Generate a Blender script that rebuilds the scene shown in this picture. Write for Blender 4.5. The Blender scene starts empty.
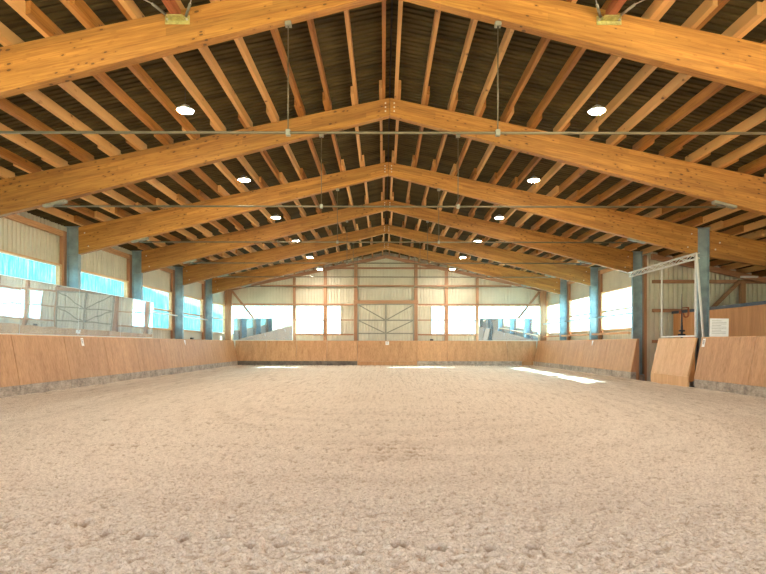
import bpy, math, random
import numpy as np
from mathutils import Vector

random.seed(7)
PI = math.pi
S = bpy.context.scene
C = S.collection

# ------------------------------------------------------------------ camera
HALL_OFF = -0.148                       # the camera stands a little left of the ridge line
cam_d = bpy.data.cameras.new('camera')
cam = bpy.data.objects.new('camera', cam_d)
C.objects.link(cam)
cam.location = (HALL_OFF, 0, 1.5)
cam.rotation_euler = (PI / 2, -0.0015, 0)
cam_d.sensor_width = 36
cam_d.sensor_fit = 'HORIZONTAL'
cam_d.lens = 36 * 570 / 766
cam_d.shift_y = 57.4 / 766
cam_d.shift_x = -0.6 / 766
cam_d.clip_end = 2000
S.camera = cam

# ------------------------------------------------------------------ sky, sun, exposure
SUN_EL, SUN_AZ = math.radians(44), math.atan2(0.64, 0.77)      # azimuth measured from +x towards +y
world = bpy.data.worlds.new('world')
S.world = world
world.use_nodes = True
wn = world.node_tree
wn.nodes.clear()
wo = wn.nodes.new('ShaderNodeOutputWorld')
bg = wn.nodes.new('ShaderNodeBackground')
sky = wn.nodes.new('ShaderNodeTexSky')
sky.sky_type = 'NISHITA'
sky.sun_disc = False
sky.sun_elevation = SUN_EL
sky.sun_rotation = PI / 2 - SUN_AZ
sky.air_density = 1.0
sky.dust_density = 2.0
sky.altitude = 400
bg.inputs['Strength'].default_value = 0.33
haze = wn.nodes.new('ShaderNodeMix'); haze.data_type = 'RGBA'; haze.inputs[0].default_value = 0.6
haze.inputs[7].default_value = (2.6, 2.15, 1.65, 1)
wn.links.new(sky.outputs[0], haze.inputs[6])
wn.links.new(haze.outputs[2], bg.inputs[0])
wn.links.new(bg.outputs[0], wo.inputs[0])

sun_d = bpy.data.lights.new('sun', 'SUN')
sun_d.energy = 30.0
sun_d.angle = math.radians(0.6)
sun_d.color = (1.0, 0.95, 0.86)
sun = bpy.data.objects.new('sun', sun_d)
C.objects.link(sun)
sv = Vector((math.cos(SUN_EL) * math.cos(SUN_AZ), math.cos(SUN_EL) * math.sin(SUN_AZ), math.sin(SUN_EL)))
sun.rotation_euler = sv.to_track_quat('Z', 'Y').to_euler()
sun.location = (30, 40, 40)

S.view_settings.view_transform = 'Standard'
S.view_settings.look = 'None'
S.view_settings.gamma = 1.0
S.view_settings.use_curve_mapping = False
S.view_settings.exposure = 2.03
S.cycles.use_denoising = True
S.cycles.max_bounces = 10
S.cycles.diffuse_bounces = 6
S.cycles.transparent_max_bounces = 12
S.cycles.sample_clamp_indirect = 8.0

# ------------------------------------------------------------------ dimensions of the hall
D1, BAY = 9.25, 5.0
def FR(k): return D1 + BAY * (k - 1)    # near face of frame k; frame 1 is the nearest in view
TH = 0.2                                # beam thickness
ZT, ST = 7.67, 0.212                    # top edge of the beams: height at ridge, fall per metre
ZB, SB = 7.23, 0.258                    # bottom edge
XW = 11.08                              # side walls
YE = 39.3                               # end wall
YB = -2.0                               # open near end of the built part
XA = 17.2                               # outer edge of the annex roof
YA = 24.35                              # annex end wall
PW, PH = 0.076, 0.2                       # purlin section
KX0, KX1, KZ0, KZ1 = 10.0, 10.25, 0.38, 1.73   # kickboard: base, top
KY0, KY1 = 38.4, 38.65
WZ0, WZM, WZ1 = 2.2, 3.17, 4.17         # windows

# ------------------------------------------------------------------ material helpers
def new_mat(name):
    m = bpy.data.materials.new(name)
    m.use_nodes = True
    nt = m.node_tree
    b = nt.nodes['Principled BSDF']
    return m, nt, b

def N(nt, typ, **kw):
    n = nt.nodes.new(typ)
    for k, v in kw.items():
        if k in ('operation', 'data_type', 'blend_type', 'feature', 'noise_dimensions', 'voronoi_dimensions', 'wave_type', 'bands_direction', 'clamp'):
            setattr(n, k, v)
        else:
            n.inputs[k].default_value = v
    return n

def ramp(nt, src, stops):
    r = nt.nodes.new('ShaderNodeValToRGB')
    e = r.color_ramp.elements
    while len(e) < len(stops): e.new(0.5)
    for i, (p, c) in enumerate(stops):
        e[i].position = p
        e[i].color = (*c, 1) if len(c) == 3 else c
    nt.links.new(src, r.inputs[0])
    return r.outputs[0]

def mixc(nt, fac, a, b, mode='MIX'):
    n = nt.nodes.new('ShaderNodeMix')
    n.data_type = 'RGBA'
    n.blend_type = mode
    for s, v in ((n.inputs[0], fac), (n.inputs[6], a), (n.inputs[7], b)):
        if isinstance(v, bpy.types.NodeSocket): nt.links.new(v, s)
        elif isinstance(v, (int, float)): s.default_value = v
        else: s.default_value = (*v, 1)
    return n.outputs[2]

def math_n(nt, op, a, b=None, c=None):
    n = nt.nodes.new('ShaderNodeMath')
    n.operation = op
    for i, v in enumerate((a, b, c)):
        if v is None: continue
        if isinstance(v, bpy.types.NodeSocket): nt.links.new(v, n.inputs[i])
        else: n.inputs[i].default_value = v
    return n.outputs[0]

def obj_coords(nt, rand=True):
    tc = nt.nodes.new('ShaderNodeTexCoord')
    if not rand: return tc.outputs['Object']
    oi = nt.nodes.new('ShaderNodeObjectInfo')
    sc = nt.nodes.new('ShaderNodeVectorMath'); sc.operation = 'SCALE'
    sc.inputs[0].default_value = (37.0, 53.0, 0.0)
    nt.links.new(oi.outputs['Random'], sc.inputs['Scale'])
    ad = nt.nodes.new('ShaderNodeVectorMath'); ad.operation = 'ADD'
    nt.links.new(tc.outputs['Object'], ad.inputs[0]); nt.links.new(sc.outputs[0], ad.inputs[1])
    return ad.outputs[0]

def mapping(nt, vec, scale):
    m = nt.nodes.new('ShaderNodeMapping')
    nt.links.new(vec, m.inputs['Vector'])
    m.inputs['Scale'].default_value = scale
    return m.outputs[0]

def noise(nt, vec, scale, detail=3, rough=0.55):
    n = nt.nodes.new('ShaderNodeTexNoise')
    n.inputs['Scale'].default_value = scale
    n.inputs['Detail'].default_value = detail
    n.inputs['Roughness'].default_value = rough
    nt.links.new(vec, n.inputs['Vector'])
    return n.outputs[0]

def wood_mat(name, light, dark, axis, pale=None, knots=True, lamella=None, rough=0.6, knot_size=0.17, knot_dens=1.0, bump=0.15, var=0.12):
    """grain runs along axis; lamella = spacing of glue lines across a sloping beam"""
    m, nt, b = new_mat(name)
    tc = nt.nodes.new('ShaderNodeTexCoord')
    oi = nt.nodes.new('ShaderNodeObjectInfo')
    sep = nt.nodes.new('ShaderNodeSeparateXYZ')
    nt.links.new(tc.outputs['Object'], sep.inputs[0])
    x, y, z = sep.outputs
    if lamella:
        z = math_n(nt, 'ADD', z, math_n(nt, 'MULTIPLY', math_n(nt, 'ABSOLUTE', x), 0.215))
    r = math_n(nt, 'MULTIPLY', oi.outputs['Random'], 61.0)
    comb = nt.nodes.new('ShaderNodeCombineXYZ')
    nt.links.new(math_n(nt, 'ADD', x, r), comb.inputs[0])
    nt.links.new(math_n(nt, 'ADD', y, r), comb.inputs[1])
    nt.links.new(z, comb.inputs[2])
    v = comb.outputs[0]
    lo, hi = 0.7, 14.0
    sc = {'x': (lo, hi, hi), 'y': (hi, lo, hi), 'z': (hi, hi, lo)}[axis]
    g = noise(nt, mapping(nt, v, sc), 2.2, 4, 0.6)
    sc2 = {'x': (0.25, 1.5, 4), 'y': (1.5, 0.25, 4), 'z': (3, 3, 0.3)}[axis]
    g2 = noise(nt, mapping(nt, v, sc2), 1.6, 2, 0.5)
    f = math_n(nt, 'ADD', math_n(nt, 'MULTIPLY', g, 0.6), math_n(nt, 'MULTIPLY', g2, 0.4))
    col = ramp(nt, f, [(0.36, dark), (0.62, light)])
    if lamella:
        zi = math_n(nt, 'DIVIDE', z, lamella)
        fr = math_n(nt, 'FRACT', zi)
        line = math_n(nt, 'LESS_THAN', fr, 0.07)
        wn_ = nt.nodes.new('ShaderNodeTexWhiteNoise'); wn_.noise_dimensions = '2D'
        cb = nt.nodes.new('ShaderNodeCombineXYZ')
        nt.links.new(math_n(nt, 'FLOOR', zi), cb.inputs[0])
        nt.links.new(math_n(nt, 'FLOOR', math_n(nt, 'DIVIDE', math_n(nt, 'ADD', x, math_n(nt, 'MULTIPLY', math_n(nt, 'FLOOR', zi), 1.37)), 3.1)), cb.inputs[1])
        nt.links.new(cb.outputs[0], wn_.inputs['Vector'])
        lv = math_n(nt, 'ADD', math_n(nt, 'MULTIPLY', wn_.outputs['Value'], 0.28), 0.84)
        hs = nt.nodes.new('ShaderNodeHueSaturation')
        nt.links.new(lv, hs.inputs['Value']); nt.links.new(col, hs.inputs['Color'])
        col = mixc(nt, math_n(nt, 'MULTIPLY', line, 0.35), hs.outputs[0], dark)
    if pale:
        col = mixc(nt, ramp(nt, math_n(nt, 'FRACT', math_n(nt, 'MULTIPLY', oi.outputs['Random'], 7.3)), [(0.45, (0, 0, 0)), (0.60, (1, 1, 1))]), col, mixc(nt, 0.25, pale, col))
    if knots:
        ks = {'x': (1.0, 1.0, 2.2), 'y': (1.0, 1.0, 2.2), 'z': (2.2, 2.2, 1.0)}[axis]
        vo = nt.nodes.new('ShaderNodeTexVoronoi')
        vo.inputs['Scale'].default_value = 3.4 * knot_dens
        nt.links.new(mapping(nt, v, ks), vo.inputs['Vector'])
        big = noise(nt, v, 1.1, 1)
        thr = math_n(nt, 'MULTIPLY', math_n(nt, 'SUBTRACT', big, 0.28), knot_size * 1.0)
        k = math_n(nt, 'LESS_THAN', vo.outputs['Distance'], thr)
        k2 = math_n(nt, 'LESS_THAN', vo.outputs['Distance'], math_n(nt, 'MULTIPLY', thr, 2.0))
        col = mixc(nt, math_n(nt, 'MULTIPLY', k2, 0.35), col, dark)
        col = mixc(nt, math_n(nt, 'MULTIPLY', k, 0.8), col, tuple(c * 0.28 for c in dark))
    hv = nt.nodes.new('ShaderNodeHueSaturation')
    nt.links.new(math_n(nt, 'ADD', math_n(nt, 'MULTIPLY', oi.outputs['Random'], 2 * var), 1 - var), hv.inputs['Value'])
    nt.links.new(col, hv.inputs['Color'])
    nt.links.new(hv.outputs[0], b.inputs['Base Color'])
    b.inputs['Roughness'].default_value = rough
    bp = nt.nodes.new('ShaderNodeBump'); bp.inputs['Strength'].default_value = bump; bp.inputs['Distance'].default_value = 0.01
    nt.links.new(g, bp.inputs['Height']); nt.links.new(bp.outputs[0], b.inputs['Normal'])
    return m

def plain_mat(name, col, rough=0.5, metal=0.0, var=0.15, scale=6.0, emit=None, strength=0):
    m, nt, b = new_mat(name)
    n = noise(nt, obj_coords(nt), scale, 4)
    c = ramp(nt, n, [(0.3, tuple(x * (1 - var) for x in col)), (0.7, tuple(min(1, x * (1 + var)) for x in col))])
    nt.links.new(c, b.inputs['Base Color'])
    b.inputs['Roughness'].default_value = rough
    b.inputs['Metallic'].default_value = metal
    if emit:
        b.inputs['Emission Color'].default_value = (*emit, 1)
        b.inputs['Emission Strength'].default_value = strength
    return m

M = {}
M['glulam'] = wood_mat('glulam spruce', (0.47, 0.215, 0.040), (0.25, 0.092, 0.013), 'x', lamella=0.04 * 3.2, knot_dens=1.5, knot_size=0.5)
M['purlin'] = wood_mat('purlin spruce', (0.40, 0.17, 0.033), (0.23, 0.08, 0.013), 'y', pale=(0.68, 0.38, 0.14), knot_dens=0.8, knot_size=0.3, var=0.15)
M['post'] = wood_mat('post spruce', (0.47, 0.235, 0.12), (0.30, 0.13, 0.06), 'z')
M['girt'] = wood_mat('girt spruce', (0.47, 0.235, 0.12), (0.30, 0.13, 0.06), 'x')
M['girt_y'] = wood_mat('girt spruce lengthwise', (0.70, 0.40, 0.19), (0.46, 0.21, 0.08), 'y')
M['trim_wood'] = wood_mat('window lining', (0.80, 0.55, 0.32), (0.62, 0.37, 0.17), 'y', knots=False)
M['strut'] = wood_mat('stained strut', (0.42, 0.13, 0.05), (0.28, 0.07, 0.02), 'y', knots=False)
M['ply'] = wood_mat('kickboard boards', (0.55, 0.30, 0.14), (0.35, 0.165, 0.065), 'z', knot_dens=1.3, knot_size=0.12, rough=0.55, var=0.06)
M['ply_pale'] = wood_mat('pale plywood', (0.66, 0.40, 0.20), (0.52, 0.28, 0.12), 'z', knots=False, rough=0.5)
M['ply_dark'] = wood_mat('partition boards', (0.58, 0.28, 0.10), (0.44, 0.19, 0.06), 'z', knots=False, var=0.03)
M['steel_blue'] = plain_mat('blue grey painted steel', (0.27, 0.34, 0.37), 0.42, 0.45, 0.25, 3.0)
M['galv'] = plain_mat('galvanised steel', (0.27, 0.25, 0.19), 0.55, 0.3, 0.2, 8)
M['galv_yellow'] = plain_mat('passivated bracket', (0.46, 0.42, 0.17), 0.45, 0.6, 0.25, 20)
M['rod'] = plain_mat('tie rod steel', (0.15, 0.12, 0.07), 0.5, 0.5, 0.15, 5)
M['white_metal'] = plain_mat('white painted metal', (0.72, 0.70, 0.66), 0.45, 0.1, 0.08, 9)
M['gate_steel'] = plain_mat('gate frame steel', (0.27, 0.25, 0.20), 0.5, 0.4, 0.1, 8)
M['clad'] = plain_mat('cream profiled sheet', (0.64, 0.575, 0.45), 0.45, 0.0, 0.08, 1.2)
M['dark_metal'] = plain_mat('dark painted metal', (0.035, 0.035, 0.045), 0.45, 0.5, 0.2, 9)
M['dark_cap'] = plain_mat('dark rail', (0.05, 0.06, 0.075), 0.45, 0.1, 0.2, 5)
M['plate'] = plain_mat('white plate', (0.80, 0.79, 0.76), 0.4, 0, 0.05, 12)
M['ink'] = plain_mat('black lettering', (0.05, 0.05, 0.055), 0.5, 0, 0.1, 20)
M['ink_grey'] = plain_mat('grey print', (0.42, 0.40, 0.36), 0.5, 0, 0.1, 20)
M['lens'] = plain_mat('lit lamp lens', (0.9, 0.9, 0.85), 0.4, 0, 0.02, 5, (1.0, 0.89, 0.74), 190.0)
M['housing'] = plain_mat('lamp housing', (0.5, 0.5, 0.48), 0.4, 0.4, 0.1, 10)
M['bolt'] = plain_mat('zinc bolt', (0.62, 0.60, 0.55), 0.35, 0.7, 0.1, 20)
M['under'] = plain_mat('dark lining', (0.03, 0.025, 0.02), 0.8, 0, 0.2, 4)

def deck_mat():
    m, nt, b = new_mat('corrugated roof sheet')
    v = obj_coords(nt, False)
    n = noise(nt, mapping(nt, v, (0.5, 2.0, 1)), 1.5, 4)
    c = ramp(nt, n, [(0.3, (0.042, 0.031, 0.012)), (0.7, (0.095, 0.068, 0.025))])
    nt.links.new(c, b.inputs['Base Color'])
    b.inputs['Roughness'].default_value = 0.8
    b.inputs['Specular IOR Level'].default_value = 0.12
    return m
M['deck'] = deck_mat()

def conc_mat(name='weathered concrete', k=1.0):
    m, nt, b = new_mat(name)
    v = obj_coords(nt)
    n = noise(nt, v, 3.0, 6, 0.65)
    n2 = noise(nt, mapping(nt, v, (1, 1, 3)), 9, 4)
    c = ramp(nt, n, [(0.35, (0.20*k, 0.16*k, 0.13*k)), (0.6, (0.46*k, 0.38*k, 0.30*k))])
    c = mixc(nt, 0.25, c, ramp(nt, n2, [(0.4, (0.13*k, 0.10*k, 0.085*k)), (0.6, (0.50*k, 0.43*k, 0.36*k))]))
    nt.links.new(c, b.inputs['Base Color'])
    b.inputs['Roughness'].default_value = 0.85
    bp = nt.nodes.new('ShaderNodeBump'); bp.inputs['Strength'].default_value = 0.5; bp.inputs['Distance'].default_value = 0.02
    nt.links.new(n2, bp.inputs['Height']); nt.links.new(bp.outputs[0], b.inputs['Normal'])
    return m
M['concrete'] = conc_mat()
M['concrete_dark'] = conc_mat('darker concrete', 0.38)  # same concrete with every tone scaled darker

def sand_mat():
    m, nt, b = new_mat('riding sand')
    v = obj_coords(nt, False)
    n = noise(nt, v, 40.0, 4, 0.75)
    n2 = noise(nt, v, 0.35, 3)
    n3 = noise(nt, v, 120.0, 2, 0.6)
    c = ramp(nt, n, [(0.36, (0.36, 0.25, 0.16)), (0.50, (0.82, 0.70, 0.56)), (0.68, (0.93, 0.83, 0.71))])
    c = mixc(nt, 0.35, c, ramp(nt, n2, [(0.35, (0.78, 0.63, 0.47)), (0.65, (0.89, 0.76, 0.60))]))
    c = mixc(nt, 0.25, c, ramp(nt, n3, [(0.4, (0.52, 0.38, 0.26)), (0.6, (0.90, 0.77, 0.62))]))
    sp = noise(nt, v, 34.0, 3, 0.7)
    c = mixc(nt, math_n(nt, 'MULTIPLY', ramp(nt, sp, [(0.52, (0, 0, 0)), (0.72, (1, 1, 1))]), 0.75), c, (0.42, 0.28, 0.17))
    an = nt.nodes.new('ShaderNodeAttribute'); an.attribute_name = 'damp_shade'  # mask holds moist hoof prints and painted shade in the sand hollows
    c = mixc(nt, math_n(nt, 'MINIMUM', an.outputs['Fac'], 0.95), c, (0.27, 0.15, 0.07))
    nt.links.new(c, b.inputs['Base Color'])
    b.inputs['Roughness'].default_value = 0.95
    b.inputs['Specular IOR Level'].default_value = 0.1
    n4 = noise(nt, v, 26.0, 4, 0.65)
    bp = nt.nodes.new('ShaderNodeBump'); bp.inputs['Strength'].default_value = 1.0; bp.inputs['Distance'].default_value = 0.06
    nt.links.new(n4, bp.inputs['Height']); nt.links.new(bp.outputs[0], b.inputs['Normal'])
    return m
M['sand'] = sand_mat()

def mirror_mat():
    m, nt, b = new_mat('dusty mirror glass')
    v = obj_coords(nt)
    b.inputs['Metallic'].default_value = 1.0
    b.inputs['Roughness'].default_value = 0.015
    b.inputs['Base Color'].default_value = (0.70, 0.85, 0.95, 1)
    df = nt.nodes.new('ShaderNodeBsdfDiffuse'); df.inputs[0].default_value = (0.50, 0.62, 0.74, 1)
    mx = nt.nodes.new('ShaderNodeMixShader')
    dust = noise(nt, mapping(nt, v, (1, 1, 0.4)), 2.5, 3)
    nt.links.new(math_n(nt, 'ADD', math_n(nt, 'MULTIPLY', dust, 0.16), 0.20), mx.inputs[0])
    nt.links.new(b.outputs[0], mx.inputs[1]); nt.links.new(df.outputs[0], mx.inputs[2])
    nt.links.new(mx.outputs[0], nt.nodes['Material Output'].inputs[0])
    w = noise(nt, v, 0.9, 1)
    bp = nt.nodes.new('ShaderNodeBump'); bp.inputs['Strength'].default_value = 0.06; bp.inputs['Distance'].default_value = 0.05
    nt.links.new(w, bp.inputs['Height']); nt.links.new(bp.outputs[0], b.inputs['Normal'])
    return m
M['mirror'] = mirror_mat()

def pane_mat():
    m, nt, b = new_mat('clear profiled polycarbonate')
    tr = nt.nodes.new('ShaderNodeBsdfTransparent')
    v = obj_coords(nt, False)
    n = noise(nt, mapping(nt, v, (4, 4, 0.6)), 3.0, 4, 0.65)
    n = noise(nt, mapping(nt, v, (9, 9, 0.5)), 2.0, 4, 0.7)
    nt.links.new(ramp(nt, n, [(0.38, (0.28, 0.56, 0.70)), (0.62, (0.60, 0.84, 0.90))]), tr.inputs[0])
    tl = nt.nodes.new('ShaderNodeBsdfTranslucent');     nt.links.new(ramp(nt, noise(nt, mapping(nt, v, (7, 7, 0.9)), 1.6, 5, 0.7), [(0.40, (0.03, 0.28, 0.55)), (0.55, (0.15, 0.46, 0.66)), (0.68, (0.40, 0.68, 0.78))]), tl.inputs[0])
    gl = nt.nodes.new('ShaderNodeBsdfGlossy'); gl.inputs['Roughness'].default_value = 0.15
    m1 = nt.nodes.new('ShaderNodeMixShader'); m2 = nt.nodes.new('ShaderNodeMixShader')
    nt.links.new(math_n(nt, 'ADD', math_n(nt, 'MULTIPLY', n, 0.25), 0.42), m1.inputs[0])
    nt.links.new(tr.outputs[0], m1.inputs[1]); nt.links.new(tl.outputs[0], m1.inputs[2])
    m2.inputs[0].default_value = 0.04
    nt.links.new(m1.outputs[0], m2.inputs[1]); nt.links.new(gl.outputs[0], m2.inputs[2])
    nt.links.new(m2.outputs[0], nt.nodes['Material Output'].inputs[0])
    return m
M['pane'] = pane_mat()

def hill_mat(name, a, b_, sc):
    m, nt, b = new_mat(name)
    n = noise(nt, obj_coords(nt, False), sc, 6, 0.65)
    nt.links.new(ramp(nt, n, [(0.38, a), (0.62, b_)]), b.inputs['Base Color'])
    b.inputs['Roughness'].default_value = 1.0
    b.inputs['Specular IOR Level'].default_value = 0.0
    return m
M['hill'] = hill_mat('wooded hillside', (0.006, 0.030, 0.045), (0.022, 0.075, 0.10), 0.05)
M['meadow'] = hill_mat('meadow', (0.10, 0.16, 0.08), (0.17, 0.24, 0.13), 0.3)

# ------------------------------------------------------------------ mesh helpers
class MB:
    def __init__(s): s.v = []; s.f = []
    def quadbox(s, pts):                       # 8 points: bottom 4 (ccw), top 4
        o = len(s.v); s.v += [tuple(p) for p in pts]
        s.f += [(o, o+3, o+2, o+1), (o+4, o+5, o+6, o+7), (o, o+1, o+5, o+4), (o+1, o+2, o+6, o+5), (o+2, o+3, o+7, o+6), (o+3, o, o+4, o+7)]
        return s
    def box(s, x0, x1, y0, y1, z0, z1):
        return s.quadbox([(x0,y0,z0),(x1,y0,z0),(x1,y1,z0),(x0,y1,z0),(x0,y0,z1),(x1,y0,z1),(x1,y1,z1),(x0,y1,z1)])
    def prism(s, poly, axis, a0, a1):          # poly: 2D points; axis 'x': (y,z), 'y': (x,z), 'z': (x,y)
        o = len(s.v); n = len(poly)
        def P(p, a):
            return {'x': (a, p[0], p[1]), 'y': (p[0], a, p[1]), 'z': (p[0], p[1], a)}[axis]
        s.v += [P(p, a0) for p in poly] + [P(p, a1) for p in poly]
        s.f.append(tuple(range(o + n - 1, o - 1, -1))); s.f.append(tuple(range(o + n, o + 2 * n)))
        for i in range(n):
            j = (i + 1) % n
            s.f.append((o+i, o+j, o+n+j, o+n+i))
        return s
    def tube(s, a, b, r, n=8, r2=None):
        a, b = Vector(a), Vector(b); r2 = r if r2 is None else r2
        d = (b - a).normalized()
        u = d.orthogonal().normalized(); w = d.cross(u)
        o = len(s.v)
        for p, q in ((a, r), (b, r2)):
            for i in range(n):
                t = 2 * PI * i / n
                s.v.append(tuple(p + u * (q * math.cos(t)) + w * (q * math.sin(t))))
        s.f.append(tuple(range(o + n - 1, o - 1, -1))); s.f.append(tuple(range(o + n, o + 2 * n)))
        for i in range(n):
            j = (i + 1) % n
            s.f.append((o+i, o+j, o+n+j, o+n+i))
        return s
    def bar(s, a, b, w, h):                    # rectangular bar between two points; h along the most vertical normal
        a, b = Vector(a), Vector(b); d = (b - a).normalized()
        up = Vector((0, 0, 1)) if abs(d.z) < 0.95 else Vector((0, 1, 0))
        sd = d.cross(up).normalized() * (w / 2); nn = sd.cross(d).normalized() * (h / 2)
        return s.quadbox([a-sd-nn, a+sd-nn, b+sd-nn, b-sd-nn, a-sd+nn, a+sd+nn, b+sd+nn, b-sd+nn])
    def lathe(s, prof, c, n=24):               # profile (r,z) around vertical axis at c
        o = len(s.v); k = len(prof)
        for i in range(n):
            t = 2 * PI * i / n
            for r, z in prof: s.v.append((c[0] + r * math.cos(t), c[1] + r * math.sin(t), c[2] + z))
        for i in range(n):
            j = (i + 1) % n
            for q in range(k - 1):
                s.f.append((o+i*k+q, o+j*k+q, o+j*k+q+1, o+i*k+q+1))
        s.f.append(tuple(o + i * k for i in range(n - 1, -1, -1))); s.f.append(tuple(o + i * k + k - 1 for i in range(n)))
        return s
    def mesh(s, name, mat, org=(0, 0, 0), smooth=False):
        me = bpy.data.meshes.new(name)
        me.from_pydata([(v[0]-org[0], v[1]-org[1], v[2]-org[2]) for v in s.v], [], s.f)
        me.materials.append(mat)
        if smooth: me.shade_smooth()
        me.update()
        return me

def link(name, me, parent=None, loc=(0, 0, 0)):
    o = bpy.data.objects.new(name, me); C.objects.link(o)
    o.location = loc
    if parent is not None: o.parent = parent
    return o

def part(name, mb, mat, parent, smooth=False):          # mesh in world coordinates under a root that sits at root.location
    return link(name, mb.mesh(name, mat, parent_origin(parent), smooth), parent)

def parent_origin(p):
    v = Vector((0, 0, 0))
    while p is not None:
        v += p.location; p = p.parent
    return v

def bevel(o, w=0.008):
    m = o.modifiers.new('bevel', 'BEVEL'); m.width = w; m.segments = 1; m.limit_method = 'ANGLE'

def tag(o, label, cat, group=None, kind=None):
    o['label'] = label; o['category'] = cat
    if group: o['group'] = group
    if kind: o['kind'] = kind
    return o

def empty(name, loc, label=None, cat=None, group=None, kind=None):
    o = bpy.data.objects.new(name, None); C.objects.link(o); o.location = loc
    o.empty_display_size = 0.2
    if label: tag(o, label, cat, group)
    if kind: o['kind'] = kind
    return o

def solo(name, mb, mat, org, label, cat, group=None, kind=None, smooth=False):
    o = link(name, mb.mesh(name, mat, org, smooth), None, org)
    if label: tag(o, label, cat, group)
    if kind: o['kind'] = kind
    return o

ORD = ['', 'first', 'second', 'third', 'fourth', 'fifth', 'sixth', 'seventh', 'eighth', 'ninth', 'tenth', 'eleventh', 'twelfth', 'thirteenth', 'fourteenth', 'fifteenth', 'sixteenth', 'seventeenth', 'eighteenth', 'nineteenth', 'twentieth', 'twenty-first', 'twenty-second', 'twenty-third', 'twenty-fourth', 'twenty-fifth', 'twenty-sixth']
FRAME = ['overhead', 'nearest', 'second', 'third', 'fourth', 'fifth', 'sixth']
BAYTXT = ['in front of the nearest beam pair', 'between nearest and second beam pairs', 'between second and third beam pairs', 'between third and fourth beam pairs', 'between fourth and fifth beam pairs', 'between fifth and sixth beam pairs', 'between sixth beam pair and end wall']

# ------------------------------------------------------------------ floor: raked sand
rng = np.random.default_rng(5)
def vnoise(x, y, cell, seed):
    r = np.random.default_rng(seed); T = 256
    t = r.random((T, T))
    u, v = x / cell, y / cell
    i, j = np.floor(u).astype(int), np.floor(v).astype(int)
    fu, fv = u - i, v - j
    fu, fv = fu * fu * (3 - 2 * fu), fv * fv * (3 - 2 * fv)
    a = t[i % T, j % T]; b = t[(i + 1) % T, j % T]; c = t[i % T, (j + 1) % T]; d = t[(i + 1) % T, (j + 1) % T]
    return (a * (1 - fu) + b * fu) * (1 - fv) + (c * (1 - fu) + d * fu) * fv - 0.5

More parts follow.
